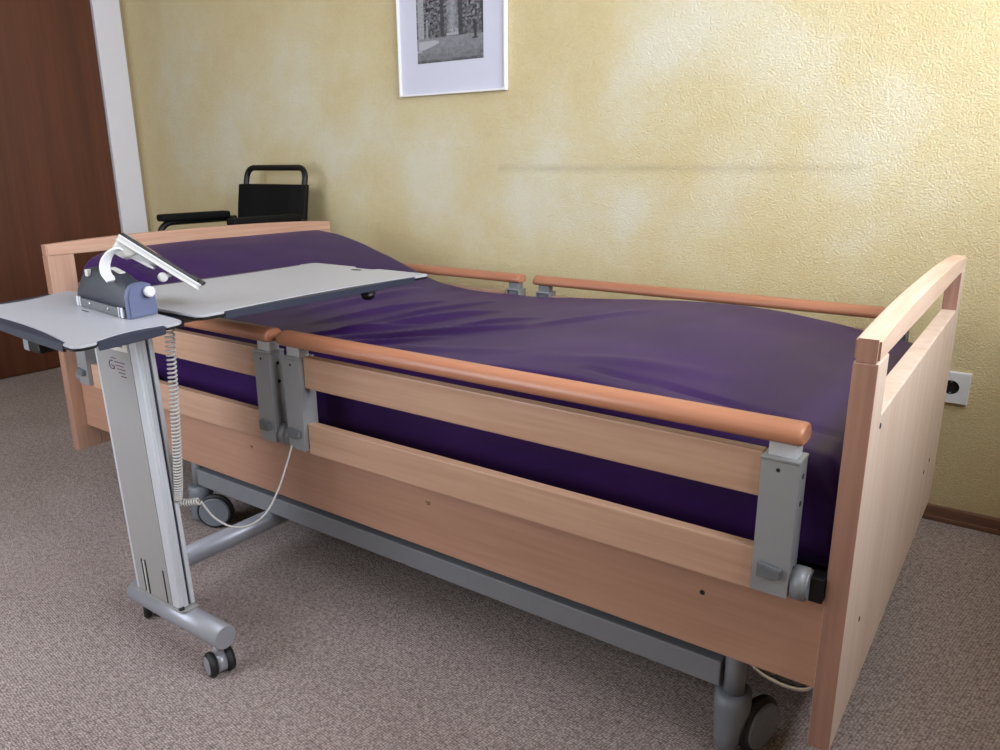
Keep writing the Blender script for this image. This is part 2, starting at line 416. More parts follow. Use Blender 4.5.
def mir(y, side): return y if side == 0 else BW - y
def guide_post(x0, x1, side, roll):
    f = lambda y: mir(y, side)
    MZ = Matrix.Translation((0, 0, -.02 * side))
    U = [(x0, .010), (x0, -.030), (x1, -.030), (x1, .010), (x1 - .0035, .010), (x1 - .0035, -.0265), (x0 + .0035, -.0265), (x0 + .0035, .010)]
    b = MB(); b.prism([(x, f(y), .400) for x, y in U], (0, 0, .1975), bev=.001); p = b.build('guide_post', 'steel', bed, tf=MZ)
    b = MB(); b.box(x0 - .001, x1 + .001, f(-.0315), f(.011), .5978, .6025, bev=.0015); b.build('post_cap', 'steel', p, tf=MZ)
    m = (x0 + x1) / 2
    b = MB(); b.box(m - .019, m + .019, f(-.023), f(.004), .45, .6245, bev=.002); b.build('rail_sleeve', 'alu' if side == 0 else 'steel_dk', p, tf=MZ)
    b = MB(); b.prism([(m - .016, f(-.030), .427), (m + .008, f(-.030), .427), (m + .016, f(-.030), .431), (m + .016, f(-.030), .443), (m - .016, f(-.030), .448)], (0, f(-.040) - f(-.030), 0), bev=.0015)
    b.build('release_latch', 'latch', p, tf=MZ)
    b = MB().use('darkhole'); b.cyl((m - .002, f(-.0295), .585), (m - .002, f(-.0306), .585), .0028, n=12); b.build('screw_hole', None, p, tf=MZ)
    xs, xe = (x1, x1 + .024) if roll > 0 else (x0 - .024, x0)
    b = MB().use('steel_dk'); b.cyl((xs, f(-.006), .418), (xe, f(-.006), .418), .024, n=32, bev=.003)
    b.build('roller', None, p, tf=MZ)
    for z in (.575, .535, .435):
        b = MB().use('darkhole'); b.cyl((x1 - .001, f(-.008), z), (x1 + .0006, f(-.008), z), .004 if z > .5 else .006, n=12); b.build('bolt_hole', None, p, tf=MZ)
    return p
def side_rail(xa, xb, side):
    f = lambda y: mir(y, side)
    MZ = Matrix.Translation((0, 0, -.02 * side))
    guide_post(xa + .0, xa + .05, side, -1); guide_post(xb - .05, xb, side, 1)
    for z0, z1 in ((.393, .460), (.537, .604)):
        b = MB(); b.box(xa + .051, xb - .051, f(-.020), f(.0), z0, z1, bev=.003); b.build('slat', 'beech_x', bed, tf=MZ @ Matrix.Translation((0, 0, -.012 * side)))
    b = MB().use('rail')
    sec = []
    for (y, z) in ((-.036, .6285), (-.034, .642), (-.026, .6495), (-.010, .6515), (.004, .648), (.013, .638), (.014, .628), (.008, .6235), (-.010, .6225), (-.030, .6235)):
        sec.append((y, z))
    cy, cz = -.011, .636
    def S(x, k): return [V((x, f(cy + (y - cy) * k), cz + (z - cz) * k)) for y, z in sec]
    x0, x1 = xa - .012, xb + .001
    secs = [S(x0, .84), S(x0 + .0025, .95), S(x0 + .007, 1), S(x0 + .022, 1)] + [S(lerp(x0 + .022, x1 - .022, k / 8), 1) for k in range(1, 8)] + [S(x1 - .022, 1), S(x1 - .007, 1), S(x1 - .0025, .95), S(x1, .84)]
    b.loft(secs); b.build('handrail', None, bed, tf=MZ)
for side in (0, 1):
    dx = -.068 * side
    side_rail(-1.106 + dx, -.073 + dx * .4, side)
    side_rail(-1.985 + dx * .5, -1.150 + dx - .022 * side, side)
    f = lambda y: mir(y, side)
    b = MB(); b.box(HX + .031, -.031, f(.035), f(.054), .232, .412, bev=.002); sp = b.build('side_panel', 'beech_panel', bed)
    if side == 0:
        for x in (-1.33, -.778):
            b = MB().use('screw'); b.cyl((x, .036, .334), (x, .0335, .334), .0055, n=16, bev=.001); b.build('screw', None, sp)
        b = MB().use('darkhole'); b.cyl((-.213, .036, .330), (-.213, .0344, .330), .0042, n=14); b.build('screw_hole', None, sp)
    b = MB(); b.box(-1.665, -.192, f(.090), f(.125), .131, .178, bev=.003); b.build('chassis_rail', 'steel_dk', bed)
# roller axle blocks by the footboard
for y in (.006, 1.044):
    b = MB().use('black'); b.box(-.050, -.031, y - .014, y + .014, .395, .432, bev=.002); b.build('rail_bracket', None, bed)
for x in (-.172, -1.685):
    b = MB(); b.box(x - .016, x + .016, .13, .92, .135, .172, bev=.003); b.build('cross_bar', 'steel_dk', bed)
for y in (.2, .85):
    for xa, xb in ((-1.6, -1.0), (-.3, -.9)):
        b = MB(); b.tube([(xa, y, .16), (xb, y, .352)], .016); b.build('lift_arm', 'steel_dk', bed)
b = MB().use('black'); b.box(-2.11, -.045, .075, .975, .382, .405, bev=.003); mp_ = b.build('mattress_platform', None, bed)
for y in (.11, .90):
    b = MB().use('black'); b.box(-2.0, -.1, y, y + .04, .35, .3815, bev=.002); b.build('platform_beam', None, mp_)
b = MB().use('chrome'); b.tube(round_corners([(-.155, .075, .25), (-.14, .062, .220), (-.115, .06, .206), (-.075, .06, .200), (-.045, .066, .206), (-.036, .09, .24)], .02), .0042)
b.build('wire_loop', None, bed)

def bed_caster(x, y, ang):
    nx, ny = math.cos(math.radians(ang)), math.sin(math.radians(ang)); n = V((nx, ny, 0)); rl = V((-ny, nx, 0))
    b = MB().use('steel_dk'); b.cyl((x, y, .112), (x, y, .235), .0175)
    st = b.build('caster', None, bed)
    b = MB().use('caster'); secs = []
    for z, r_, dr in ((.122, .024, 0), (.120, .032, 0), (.098, .033, 0), (.095, .0325, 0), (.06, .029, -.003), (.03, .0235, -.008), (.016, .017, -.010), (.012, .010, -.010)):
        secs.append([V((x, y, z)) + n * (r_ * math.cos(a)) * .9 + rl * (r_ * math.sin(a) + dr) for a in [2 * math.pi * k / 28 for k in range(28)]])
    b.loft(secs); b.build('caster_fork', None, st)
    c = V((x, y, .05)) + n * .023 + rl * .043
    b = MB().use('tyre'); b.cyl(c - n * .011, c + n * .011, .0498, n=40, bev=.006); b.build('tyre', None, st)
    b = MB().use('caster'); b.cyl(c - n * .0145, c + n * .0145, .042, n=40, bev=.003)
    b.box(-.012, .012, -.002, .002, .0135, .0152, bev=.0005, mat=Matrix.Translation(c) @ n.to_track_quat('Z', 'Y').to_matrix().to_4x4() @ Matrix.Rotation(.9, 4, 'Z'))
    b.build('wheel_cap', None, st)
bed_caster(-.172, .108, -18)
bed_caster(-1.685, .108, -52)
bed_caster(-.172, .942, 20)
bed_caster(-1.685, .942, 200)

# ------------------------------------------------------------------ mattress
def interp(P, x):
    if x <= P[0][0]: return P[0][1]
    for (a, va), (c, vc) in zip(P, P[1:]):
        if x <= c:
            t = (x - a) / (c - a); return va + (vc - va) * t
    return P[-1][1]
PROF = [(-2.115, .748), (-2.02, .742), (-1.93, .728), (-1.68, .655), (-1.56, .610), (-1.45, .590), (-1.33, .582), (-1.08, .586), (-.83, .603), (-.6, .621), (-.45, .622), (-.3, .608), (-.2, .592), (-.06, .570), (-.036, .565)]
def prof(x):
    return sum(interp(PROF, x + d) for d in (-.06, -.04, -.02, 0, .02, .04, .06)) / 7
RIDGE = [((-1.35, .27), (-1.30, .72), .018, .010), ((-1.22, .25), (-1.06, .66), .020, .011), ((-1.19, .19), (-.84, .45), .022, .010), ((-.86, .42), (-.66, .74), .030, .005),
         ((-1.45, .3), (-1.47, .8), .03, .008), ((-1.28, .16), (-1.12, .40), .016, .008), ((-1.15, .14), (-.95, .30), .018, .007), ((-1.26, .36), (-1.17, .80), .014, .007), ((-1.02, .40), (-.88, .58), .016, .006), ((-1.1, .16), (-.7, .22), .03, .004), ((-.5, .16), (-.07, .19), .012, -.006), ((-.62, .20), (-.3, .30), .04, .003)]
def wrinkle(x, y):
    z = 0
    for (a, c, w, h) in RIDGE:
        ax, ay = a; dx, dy = c[0] - ax, c[1] - ay; L2 = dx * dx + dy * dy
        t = ((x - ax) * dx + (y - ay) * dy) / L2; tc = max(0, min(1, t))
        px, py = ax + dx * tc, ay + dy * tc
        d = math.hypot(x - px, y - py); fade = math.sin(math.pi * max(.02, min(.98, .1 + .8 * tc)))
        z += 1.5 * h * fade * math.exp(-(d / (w * .7)) ** 2)
    z += .005 * mnoise.noise(V((x * 3.2, y * 3.2, 2))) + .002 * mnoise.noise(V((x * 11, y * 6, 5)))
    return z
MX0, MX1, MY0, MY1 = -2.112, -.038, .072, .978
bm = bmesh.new(); NXM = 220
ys = []   # cross-section: bottom near -> side -> top -> side -> bottom far, as (y, mode)
cross = [(MY0 + .012, 'b', 0), (MY0 + .002, 's', .0), (MY0, 's', .18), (MY0 - .0, 's', .45), (MY0 + .002, 's', .68)]
cross += [(MY0 + .035 - .035 * math.cos(math.radians(a)) , 't', .045 * (1 - math.sin(math.radians(a)))) for a in (0, 18, 36, 54, 72, 90)]
nin = 60
cross += [(lerp(MY0 + .035, MY1 - .035, k / nin), 't', 0) for k in range(1, nin)]
cross += [(MY1 - .035 + .035 * math.cos(math.radians(a)), 't', .045 * (1 - math.sin(math.radians(a)))) for a in (90, 72, 54, 36, 18, 0)]
cross += [(MY1 - .002, 's', .68), (MY1, 's', .45), (MY1, 's', .18), (MY1 - .002, 's', 0), (MY1 - .012, 'b', 0)]
rows = []
for i in range(NXM + 1):
    x = lerp(MX0, MX1, i / NXM); zt = prof(x)
    e = min(x - MX0, MX1 - x); ed = 0
    if e < .035: ed = .035 - math.sqrt(max(0, .035 ** 2 - (.035 - e) ** 2))
    zt -= ed
    lift = max(0, zt - .655) * .9
    zbm = .4055 + (lift if x < -1.55 else 0)
    row = []
    for (y, m_, v_) in cross:
        t = (y - MY0) / (MY1 - MY0); dome = .004 * math.sin(math.pi * t)
        # near edge drops a little towards the bed head
        sag = -.030 * max(0, 1 - (y - MY0) / .10) ** 1.5 if x < -1.9 else 0
        top = zt + dome + sag + wrinkle(x, y) * min(1, e / .05)
        if m_ == 'b': z = zbm
        elif m_ == 's': z = lerp(zbm + .004, top - .045, v_ / .75)
        else: z = top - v_
        wob = .004 * mnoise.noise(V((x * 7, z * 5, 3.1 + t * 9))) if m_ == 's' else 0
        row.append(bm.verts.new((x, y + wob, z)))
    rows.append(row)
for A, B in zip(rows, rows[1:]):
    for k in range(len(cross) - 1): bm.faces.new([A[k], B[k], B[k + 1], A[k + 1]]).smooth = True
for k in range(NXM): bm.faces.new([rows[k][0], rows[k][-1], rows[k + 1][-1], rows[k + 1][0]])
bm.faces.new(rows[0]); bm.faces.new(rows[-1][::-1])
bmesh.ops.recalc_face_normals(bm, faces=bm.faces[:])
me = bpy.data.meshes.new('mattress'); bm.to_mesh(me); bm.free(); me.materials.append(M['purple'])
mo = bpy.data.objects.new('mattress', me); COL.objects.link(mo)
tag(mo, 'shiny deep purple covered mattress lying on the wooden care bed, raised at its head', 'mattress')

# ------------------------------------------------------------------ overbed table
tb = thing('overbed_table', (-1.21, -.283, 0), 'grey overbed table on silver column with slate blue edges, reaching over the bed', 'table')
b = MB().use('tube'); b.cyl((-1.366, -.266, .089), (-1.05, -.266, .089), .0245, n=40, bev=.0015); bt = b.build('base_tube', None, tb)
b = MB().use('tube'); b.cyl((-1.372, -.245, .107), (-1.372, .52, .107), .024, n=36, bev=.0015); bt2 = b.build('base_tube', None, tb)
def twin_caster(x, y, zt, ang, parent):
    a = V((math.cos(math.radians(ang)), math.sin(math.radians(ang)), 0)); c = V((x, y, .0252))
    b = MB().use('tube'); b.cyl((x, y, .03), (x, y, zt), .010, n=20); b.cyl(c - a * .009, c + a * .009, .0205, n=28); st = b.build('caster', None, parent)
    for s_ in (-1, 1):
        p = c + a * s_ * .0175
        b = MB().use('tyre'); b.cyl(p - a * .0075, p + a * .0075, .025, n=32, bev=.003); w = b.build('wheel', None, st) if parent is tb else None
        if w: pass
        b = MB().use('tube'); b.cyl(p + a * s_ * .0060, p + a * s_ * .0082, .0185, n=28); b.build('wheel_cap', None, st)
twin_caster(-1.078, -.267, .068, 75, tb)
twin_caster(-1.374, -.226, .086, 60, tb)
twin_caster(-1.372, .45, .086, 10, tb)
# column (leans very slightly)
CX0, CX1, CY0, CY1 = -1.322, -1.168, -.286, -.250
LEAN = Matrix.Translation((0, 0, .117)) @ Matrix([[1, 0, -.058, 0], [0, 1, 0, 0], [0, 0, 1, 0], [0, 0, 0, 1]]) @ Matrix.Translation((0, 0, -.117))
b = MB().use('columngrey'); b.box(CX0 + .006, CX1 - .026, CY0 + .0012, CY1 - .0012, .118, .716, bev=0)
b.use('darkhole')
col = b.build('column', None, tb, tf=LEAN)
for (x0, x1) in ((CX0, CX0 + .007), (CX1 - .027, CX1)):
    b = MB().use('alu')
    if x1 == CX1:
        b.box(x0 + .003, CX1, CY0 + .0004, CY0 + .0215, .118, .716, bev=.002)
        g_ = b.build('edge_profile', None, col, tf=LEAN)
        b = MB().use('alu'); b.box(x0 + .003, CX1, CY0 + .0265, CY1, .118, .716, bev=.002); b.build('edge_profile', None, col, tf=LEAN)
        b = MB().use('pad'); b.box(x0 + .003, CX1 - .004, CY0 + .0215, CY0 + .0265, .118, .716, bev=0); b.build('cable_groove', None, col, tf=LEAN)
        for yy in (.006, .012):
            b = MB().use('alu'); b.box(CX1 - .0003, CX1 + .0012, CY0 + yy, CY0 + yy + .0015, .118, .716, bev=.0003); b.build('rib', None, col, tf=LEAN)
        continue
    else: b.box(x0, x1, CY0, CY1, .118, .716, bev=.0015)
    b.build('edge_profile', None, col, tf=LEAN)
b = MB().use('columngrey'); b.prism([(CX0 - .003, CY0 - .004, .1135), (CX1 + .002, CY0 - .004, .1135), (CX1 + .014, CY0 + .008, .1135), (CX1 + .014, CY1, .1135), (CX0 - .003, CY1 + .004, .1135)], (0, 0, .0035), bev=.0008)
fp_ = b.build('foot_plate', None, tb)
b = MB().use('black'); b.cyl((CX1 + .001, CY0 + .004, .1165), (CX1 + .001, CY0 + .004, .1215), .0055, n=16); b.build('screw', None, fp_)
for x, z0, z1 in ((-1.287, .121, .194), (-1.273, .119, .195), (-1.209, .119, .191)):
    b = MB().use('darkhole'); b.box(x - .0016, x + .0016, CY0 + .0003, CY0 + .0016, z0, z1, bev=0); b.build('slot', None, col, tf=LEAN)
b = MB().use('ltgrey'); b.box(-1.281, -1.277, CY0 - .0006, CY0 + .0016, .119, .190, bev=.0004); b.build('slot_strip', None, col, tf=LEAN)
b = MB().use('sticker'); b.box(-1.268, -1.199, CY0 + .0004, CY0 + .0016, .642, .680, bev=0); 
b.use('latch')
for k in range(3): b.box(-1.262, -1.215 + .012 * (k % 2), CY0 + .0001, CY0 + .0005, .650 + .008 * k, .6645 + .008 * k, bev=0)
b.build('sticker', None, col, tf=LEAN)
b = MB().use('ink')
yp = CY0 + .0008
b.tube(arc((-1.224, yp, .621), .0085, 60, 300, 16, (1, 0, 0), (0, 0, 1)), .0009, n=6); b.tube([(-1.226, yp, .620), (-1.216, yp, .6185), (-1.2165, yp, .613)], .0009, n=6)
for k, (xa, xb) in enumerate(((-1.222, -1.206), (-1.212, -1.176), (-1.21, -1.182), (-1.206, -1.178), (-1.203, -1.180), (-1.196, -1.176))):
    b.box(xa, xb, yp - .0005, yp + .0008, .6345 - .0068 * k, .6358 - .0068 * k, bev=0)
b.build('printed_logo', None, col, tf=LEAN @ Matrix.Translation((-.042, 0, -.010)))

def board(x0, x1, y0, y1, d, pads, r=.016, lobe=.05, n=10):
    """outline with softly hollowed edges between corner lobes; returns outline and the pad strips"""
    out, strips = [], []
    C4 = [(x0, y0), (x1, y0), (x1, y1), (x0, y1)]
    for i in range(4):
        p, q = V(C4[i]).to_3d(), V(C4[(i + 1) % 4]).to_3d(); L = (q - p).length; t = (q - p) / L; nrm = V((t.y, -t.x, 0))
        prev = V(C4[i - 1]).to_3d(); tp = (p - prev).normalized()
        c = p - tp * r + t * r
        a0 = math.atan2((-t).y, (-t).x)
        np_ = V((tp.y, -tp.x, 0))
        for k in range(7):
            a = math.pi / 2 * k / 6
            out.append(c + np_ * r * math.cos(a) + nrm * r * math.sin(a))
        if i in pads:
            la = lobe if i not in (1, 3) or True else lobe
            st = []
            pts_ = [(la, 0), (la + .004, .006)] + [(lerp(la + .004, L - la - .004, k / n), .006 + (d - .006) * (1 - abs(2 * k / n - 1) ** 2)) for k in range(n + 1)] + [(L - la - .004, .006), (L - la, 0)]
            for (s_, dd) in pts_:
                out.append(p + t * s_ - nrm * dd)
            inner = [p + t * s_ - nrm * (dd - .0005) for s_, dd in pts_[1:-1]]
            outer = [p + t * (la + .006) + nrm * .002, p + t * (L - la - .006) + nrm * .002]
            outer = [p + t * lerp(la + .002, L - la - .002, k / n) + nrm * .003 * math.sin(math.pi * k / n) for k in range(n + 1)]
            strips.append(inner + outer[::-1])
    # drop coincident points
    res = []
    for v in out:
        if not res or (v - res[-1]).length > 1e-5: res.append(v)
    return res, strips
def place(poly, zf): return [V((p.x, p.y, zf)) for p in poly]
# big top over the bed
out, strips = board(-1.40, -1.008, -.272, .330, .020, (1, 3))
# cut the notch in the far short edge
o2 = []
for i, p in enumerate(out):
    o2.append(p)
cut = []
for i in range(len(o2)):
    p, q = o2[i], o2[(i + 1) % len(o2)]
    cut.append(p)
    if abs(p.y - .330) < 1e-4 and abs(q.y - .330) < 1e-4 and (p - q).length > .1:
        for xx, yy in ((-1.17, .330), (-1.178, .316), (-1.215, .314), (-1.245, .318), (-1.25, .330)): cut.append(V((xx, yy, 0)))
b = MB().use('top'); b.prism(place(cut, .7305), (0, 0, .0045), bev=.001); big = b.build('table_top', None, tb)
b = MB().use('black'); b.prism(place(cut, .7255), (0, 0, .0049), bev=.001); b.build('underside', None, big)
for s_ in strips:
    b = MB().use('pad'); b.prism(place(s_, .7205), (0, 0, .0135), bev=.0012); b.build('edge_strip', None, big)
b = MB().use('darkhole'); 
b.prism([(-1.205 + .017 * math.cos(a), .288 + .008 * math.sin(a), .7348) for a in [2 * math.pi * k / 20 for k in range(20)]], (0, 0, .0006)); b.build('finger_hole', None, big)
b = MB().use('black'); b.cyl((-1.03, .150, .717), (-1.03, .150, .700), .018, .012, n=20, bev=.003); b.build('stop_knob', None, big)
b = MB().use('steel_dk'); b.box(-1.30, -1.12, -.25, .22, .702, .7252, bev=.003); b.build('support_bracket', None, big)
# small side top, slightly tilted
K = .05; ZS = .732
TILT = Matrix.Translation((-1.1, -.36, ZS)) @ Matrix([[1, 0, 0, 0], [0, 1, 0, 0], [-K, K, 1, 0], [0, 0, 0, 1]]) @ Matrix.Translation((1.1, .36, 0))
out, strips = board(-1.385, -1.008, -.482, -.298, .017, (0, 1, 3), lobe=.034)
b = MB().use('top'); b.prism(place(out, -.0045), (0, 0, .0045), bev=.001); sm = b.build('side_top', None, tb, tf=TILT)
b = MB().use('black'); b.prism(place(out, -.0085), (0, 0, .0039), bev=.001); b.build('underside', None, sm, tf=TILT)
for s_ in strips:
    b = MB().use('pad'); b.prism(place(s_, -.0145), (0, 0, .014), bev=.0012); b.build('edge_strip', None, sm, tf=TILT)
b = MB().use('steel_dk'); b.box(-1.282, -1.262, -.440, -.412, -.064, -.0102, bev=.003); b.build('tilt_clip', None, sm, tf=TILT)
b = MB().use('black'); b.box(-1.261, -1.218, -.442, -.412, -.062, -.0102, bev=.006); b.build('clip_pad', None, sm, tf=TILT)
# hinge housing
b = MB().use('housing')
def hsec(x, h, y0=-.347, y1=-.300, z0=.0):
    P = [(y0 + .001, z0), (y0, z0 + h * .38), (y0 + .002, z0 + h * .62), (y0 + .008, z0 + h * .88), (y0 + .016, z0 + h), (y1 - .014, z0 + h), (y1 - .007, z0 + h * .88), (y1 - .002, z0 + h * .6), (y1, z0 + h * .3), (y1, z0)]
    return [V((x, y, z)) for y, z in P]
HS = [(-1.2605, .030), (-1.257, .043), (-1.249, .056), (-1.232, .067), (-1.210, .071), (-1.18, .072), (-1.16, .070), (-1.14, .066), (-1.12, .060), (-1.108, .055), (-1.099, .051)]
b.loft([hsec(x, h, z0=.001) for x, h in HS]); hg = b.build('hinge_housing', None, tb, tf=TILT)
b = MB().use('housing_end')
pl = [(-.349, .0005), (-.349, .036), (-.346, .048), (-.340, .055), (-.330, .058), (-.316, .058), (-.306, .054), (-.301, .044), (-.298, .02), (-.298, .0005)]
b.prism([(-1.0985, y, z) for y, z in pl], (.0135, 0, 0), bev=.0025); b.build('end_plate', None, hg, tf=TILT)
b = MB().use('white'); b.cyl((-1.085, -.314, .043), (-1.072, -.314, .043), .0088, n=28, bev=.002); b.build('knob', None, hg, tf=TILT)
b = MB().use('latch'); b.box(-1.250, -1.1, -.3505, -.346, .001, .0155, bev=.0008); cs = b.build('clamp_strip', None, hg, tf=TILT)
for xa, xb in ((-1.252, -1.245), (-1.242, -1.239), (-1.1155, -1.1125), (-1.1085, -1.102)):
    b = MB().use('alu'); b.box(xa, xb, -.353, -.3505, .001, .0185, bev=.0008); b.build('strip_end', None, cs, tf=TILT)
for x in (-1.210, -1.150):
    b = MB().use('chrome'); b.cyl((x, -.3503, .010), (x, -.3528, .010), .003, n=14, bev=.0006); b.build('screw', None, cs, tf=TILT)
b = MB().use('ltgrey'); b.box(-1.222, -1.213, -.346, -.338, .056, .068, bev=.0015); b.build('release_button', None, hg, tf=TILT)
b = MB().use('ltgrey'); b.prism([(-1.172, -.328, .071), (-1.140, -.328, .066), (-1.140, -.316, .066), (-1.172, -.316, .071)], (0, 0, .003), bev=.0012); b.build('cover_strip', None, hg, tf=TILT)
b = MB().use('darkhole'); b.box(-1.215, -1.193, -.3505, -.3488 + .0, .0002, .0008, bev=0, mat=Matrix.Translation((0, -.014, 0))); b.build('printed_mark', None, sm, tf=TILT)
b = MB().use('housing_end'); b.box(-1.125, -1.080, -.296, -.255, .706, .7245, bev=.002); b.build('hinge_block', None, tb)

# ------------------------------------------------------------------ tablet leaning on the hinge housing
e = V((-.078, -.089, .089)).normalized(); vd = V((-.831, .536, -.147))
n0 = e.cross(vd); n0 = (n0 if n0.z > 0 else -n0).normalized()
w = vd + n0 * .03; w = (w - e * w.dot(e)).normalized(); nn = e.cross(w); nn = nn if nn.z > 0 else -nn
TB = V((-1.070, -.228, .7675))    # near lower corner (on the back plane)
tl = thing('tablet_device', tuple(TB), 'slanted white tablet with black screen on a curved white arm above grey table', 'tablet')
def tp(a, c, h): return TB + e * a + w * c + nn * h    # along edge, across, thickness
LT, WT = .155, .085
b = MB().use('ltgrey')
def rr(a0, a1, c0, c1, h, r=.008):
    P = []
    for (a, c, s0) in ((a0 + r, c0 + r, 180), (a1 - r, c0 + r, 270), (a1 - r, c1 - r, 0), (a0 + r, c1 - r, 90)):
        for k in range(5):
            an = math.radians(s0 + 90 * k / 4); P.append(tp(a + r * math.cos(an), c + r * math.sin(an), h))
    return P
b.loft([rr(.003, LT - .003, .003, WT - .003, -.001), rr(.0005, LT - .0005, .0005, WT - .0005, .001), rr(.0008, LT - .0008, .0008, WT - .0008, .0068)], smooth=False)
body = b.build('casing', None, tl)
for ha, hb_ in ((-.0002, .002), (.0072, .0110)):
    b = MB().use('white'); b.loft([rr(0, LT, 0, WT, ha), rr(-.0006, LT + .0006, -.0006, WT + .0006, (ha + hb_) / 2), rr(0, LT, 0, WT, hb_)], smooth=False); b.build('rim', None, body)
b = MB().use('screen'); b.loft([rr(.002, LT - .002, .002, WT - .002, .0113), rr(.001, LT - .001, .001, WT - .001, .0125), rr(.003, LT - .003, .003, WT - .003, .0165)], smooth=False); b.build('screen', None, tl)
b = MB().use('black'); b.loft([rr(-.002, .03, .01, WT - .01, .0105, .004), rr(-.003, .022, .012, WT - .012, .018, .004)], smooth=False); b.build('lip', None, body)
b = MB().use('ltgrey')
b.loft([rr(LT - .045, LT - .001, .004, WT - .004, .0005), rr(LT - .034, LT - .002, .008, WT - .008, -.014, .006), rr(LT - .026, LT - .004, .012, WT - .012, -.022, .006)], smooth=False); b.build('rear_bulge', None, body)
b = MB().use('white'); b.loft([rr(.080, .135, .006, .046, .0), rr(.084, .130, .010, .042, -.008), rr(.090, .126, .014, .038, -.0125)], smooth=False); b.build('arm_mount', None, body)
b = MB().use('white'); c = tp(.060, .012, -.013); b.cyl(c - w * .005, c + w * .006, .0085, n=24, bev=.002); b.use('ltgrey').cyl(c - w * .0065, c - w * .004, .005, n=20); b.use('white').tube([c, tp(.052, .016, -.002)], .0035); b.build('rear_knob', None, body)
# curved band arm, from the mount round to the housing
Pb = [tp(.080, .022, -.008), V((-1.1410, -0.2774, 0.8143)), V((-1.1566, -0.2906, 0.8269)), V((-1.1607, -0.3083, 0.8396)), V((-1.1589, -0.3276, 0.8355)), V((-1.1543, -0.3416, 0.8220)), V((-1.1460, -0.3475, 0.8062)), V((-1.1357, -0.3446, 0.7931))]
cl = smooth_path(Pb, 8)
b = MB().use('white'); secs = []
for i, p in enumerate(cl):
    t = (cl[min(i + 1, len(cl) - 1)] - cl[max(i - 1, 0)]).normalized(); sd = w * .55 + V((.6, .43, .1)) * .45 * (i / len(cl)); sd = (sd - t * sd.dot(t)).normalized(); nm = t.cross(sd); hw = .013 - .002 * (i / len(cl))
    secs.append([p + sd * a * hw + nm * c * .0018 for a, c in ((-1, -1), (1, -1), (1, 1), (-1, 1))])
b.loft(secs, smooth=False); b.build('curved_arm', None, tl)

# ------------------------------------------------------------------ coiled cord
b = MB().use('cordgrey')
A = [(-1.135, -.252, .700), (-1.145, -.252, .60), (-1.158, -.252, .48), (-1.172, -.252, .38), (-1.180, -.253, .345)]
Hc = [(-1.188, -.252, .340), (-1.186, -.246, .334), (-1.172, -.236, .333), (-1.152, -.224, .337)]
def coil(path, turns, R_, stretch=None, per=12):
    cl = smooth_path(path, 40); Ls = [0]
    for p, q in zip(cl, cl[1:]): Ls.append(Ls[-1] + (q - p).length)
    tot = Ls[-1]; out = []; n = int(turns * per); j = 0
    up = V((.6, .8, 0))
    for k in range(n + 1):
        t = k / n; s_ = (stretch(t) if stretch else t) * tot
        while j < len(Ls) - 2 and Ls[j + 1] < s_: j += 1
        while j > 0 and Ls[j] > s_: j -= 1
        u_ = (s_ - Ls[j]) / max(1e-9, Ls[j + 1] - Ls[j]); p = cl[j].lerp(cl[j + 1], min(1, u_)); T = (cl[j + 1] - cl[j]).normalized()
        a = (up - T * up.dot(T)).normalized(); c = T.cross(a); an = 2 * math.pi * turns * t
        out.append(p + (a * math.cos(an) + c * math.sin(an)) * R_)
    return out
c1 = coil(A, 50, .0072, lambda t: t * .82 + .36 * t * (1 - t) if False else 1 - (1 - t) ** 1.25)
c2 = coil(Hc, 9, .0066)
straight = smooth_path([c2[-1]] + [V(p) for p in ((-1.150, -.217, .326), (-1.135, -.205, .297), (-1.111, -.185, .277), (-1.087, -.16, .277), (-1.072, -.13, .296), (-1.079, -.09, .33), (-1.086, -.06, .37), (-1.092, -.040, .398), (-1.094, -.034, .408))], 10)
b.tube([V((-1.140, -.262, .712))] + c1 + c2[1:], .0021, n=6); b.tube(straight, .0021, n=8)
cd = b.build('coiled_cord', None)
tag(cd, 'light grey spiral cord hanging behind the table column and looping to bed rail', 'cord')

# ------------------------------------------------------------------ chair behind the headboard
ch = thing('tubular_chair', (-2.61, .95, 0), 'black tubular chair with padded armrests standing behind the headboard against yellow wall', 'chair')
CXL, CXR, CYB, CYF = -2.845, -2.375, 1.175, .78
b = MB().use('black')
CBL, CBR = CXL, CXR
CXL, CXR = -2.825, -2.415
b.tube(round_corners([(CXL + .015, CYB - .06, .40), (CXL + .012, CYB - .02, .70), (CXL + .012, CYB + .035, .968), (CXR - .012, CYB + .035, .968), (CXR - .012, CYB - .02, .70), (CXR - .015, CYB - .06, .40)], .05, 8), .0125, n=14)
b.build('back_frame', None, ch)
b = MB().use('fabric_black')
b.loft([[V((x, y, z)) for x, y in ((CXL, CYB - .045 + o), (CXL + .06, CYB - .052 + o), ((CXL + CXR) / 2, CYB - .045 + o), (CXR - .06, CYB - .052 + o), (CXR, CYB - .045 + o), (CXR, CYB + .0 + o), ((CXL + CXR) / 2, CYB + .006 + o), (CXL, CYB + .0 + o))] for z, o in ((.52, -.02), (.6, -.005), (.72, .008), (.82, .022), (.893, .034), (.899, .036))], smooth=False)
b.build('backrest', None, ch); CXL, CXR = CBL, CBR
b = MB().use('fabric_black'); b.box(CXL + .03, CXR - .03, CYF + .02, CYB - .05, .46, .515, bev=.016, seg=4); b.build('seat', None, ch)
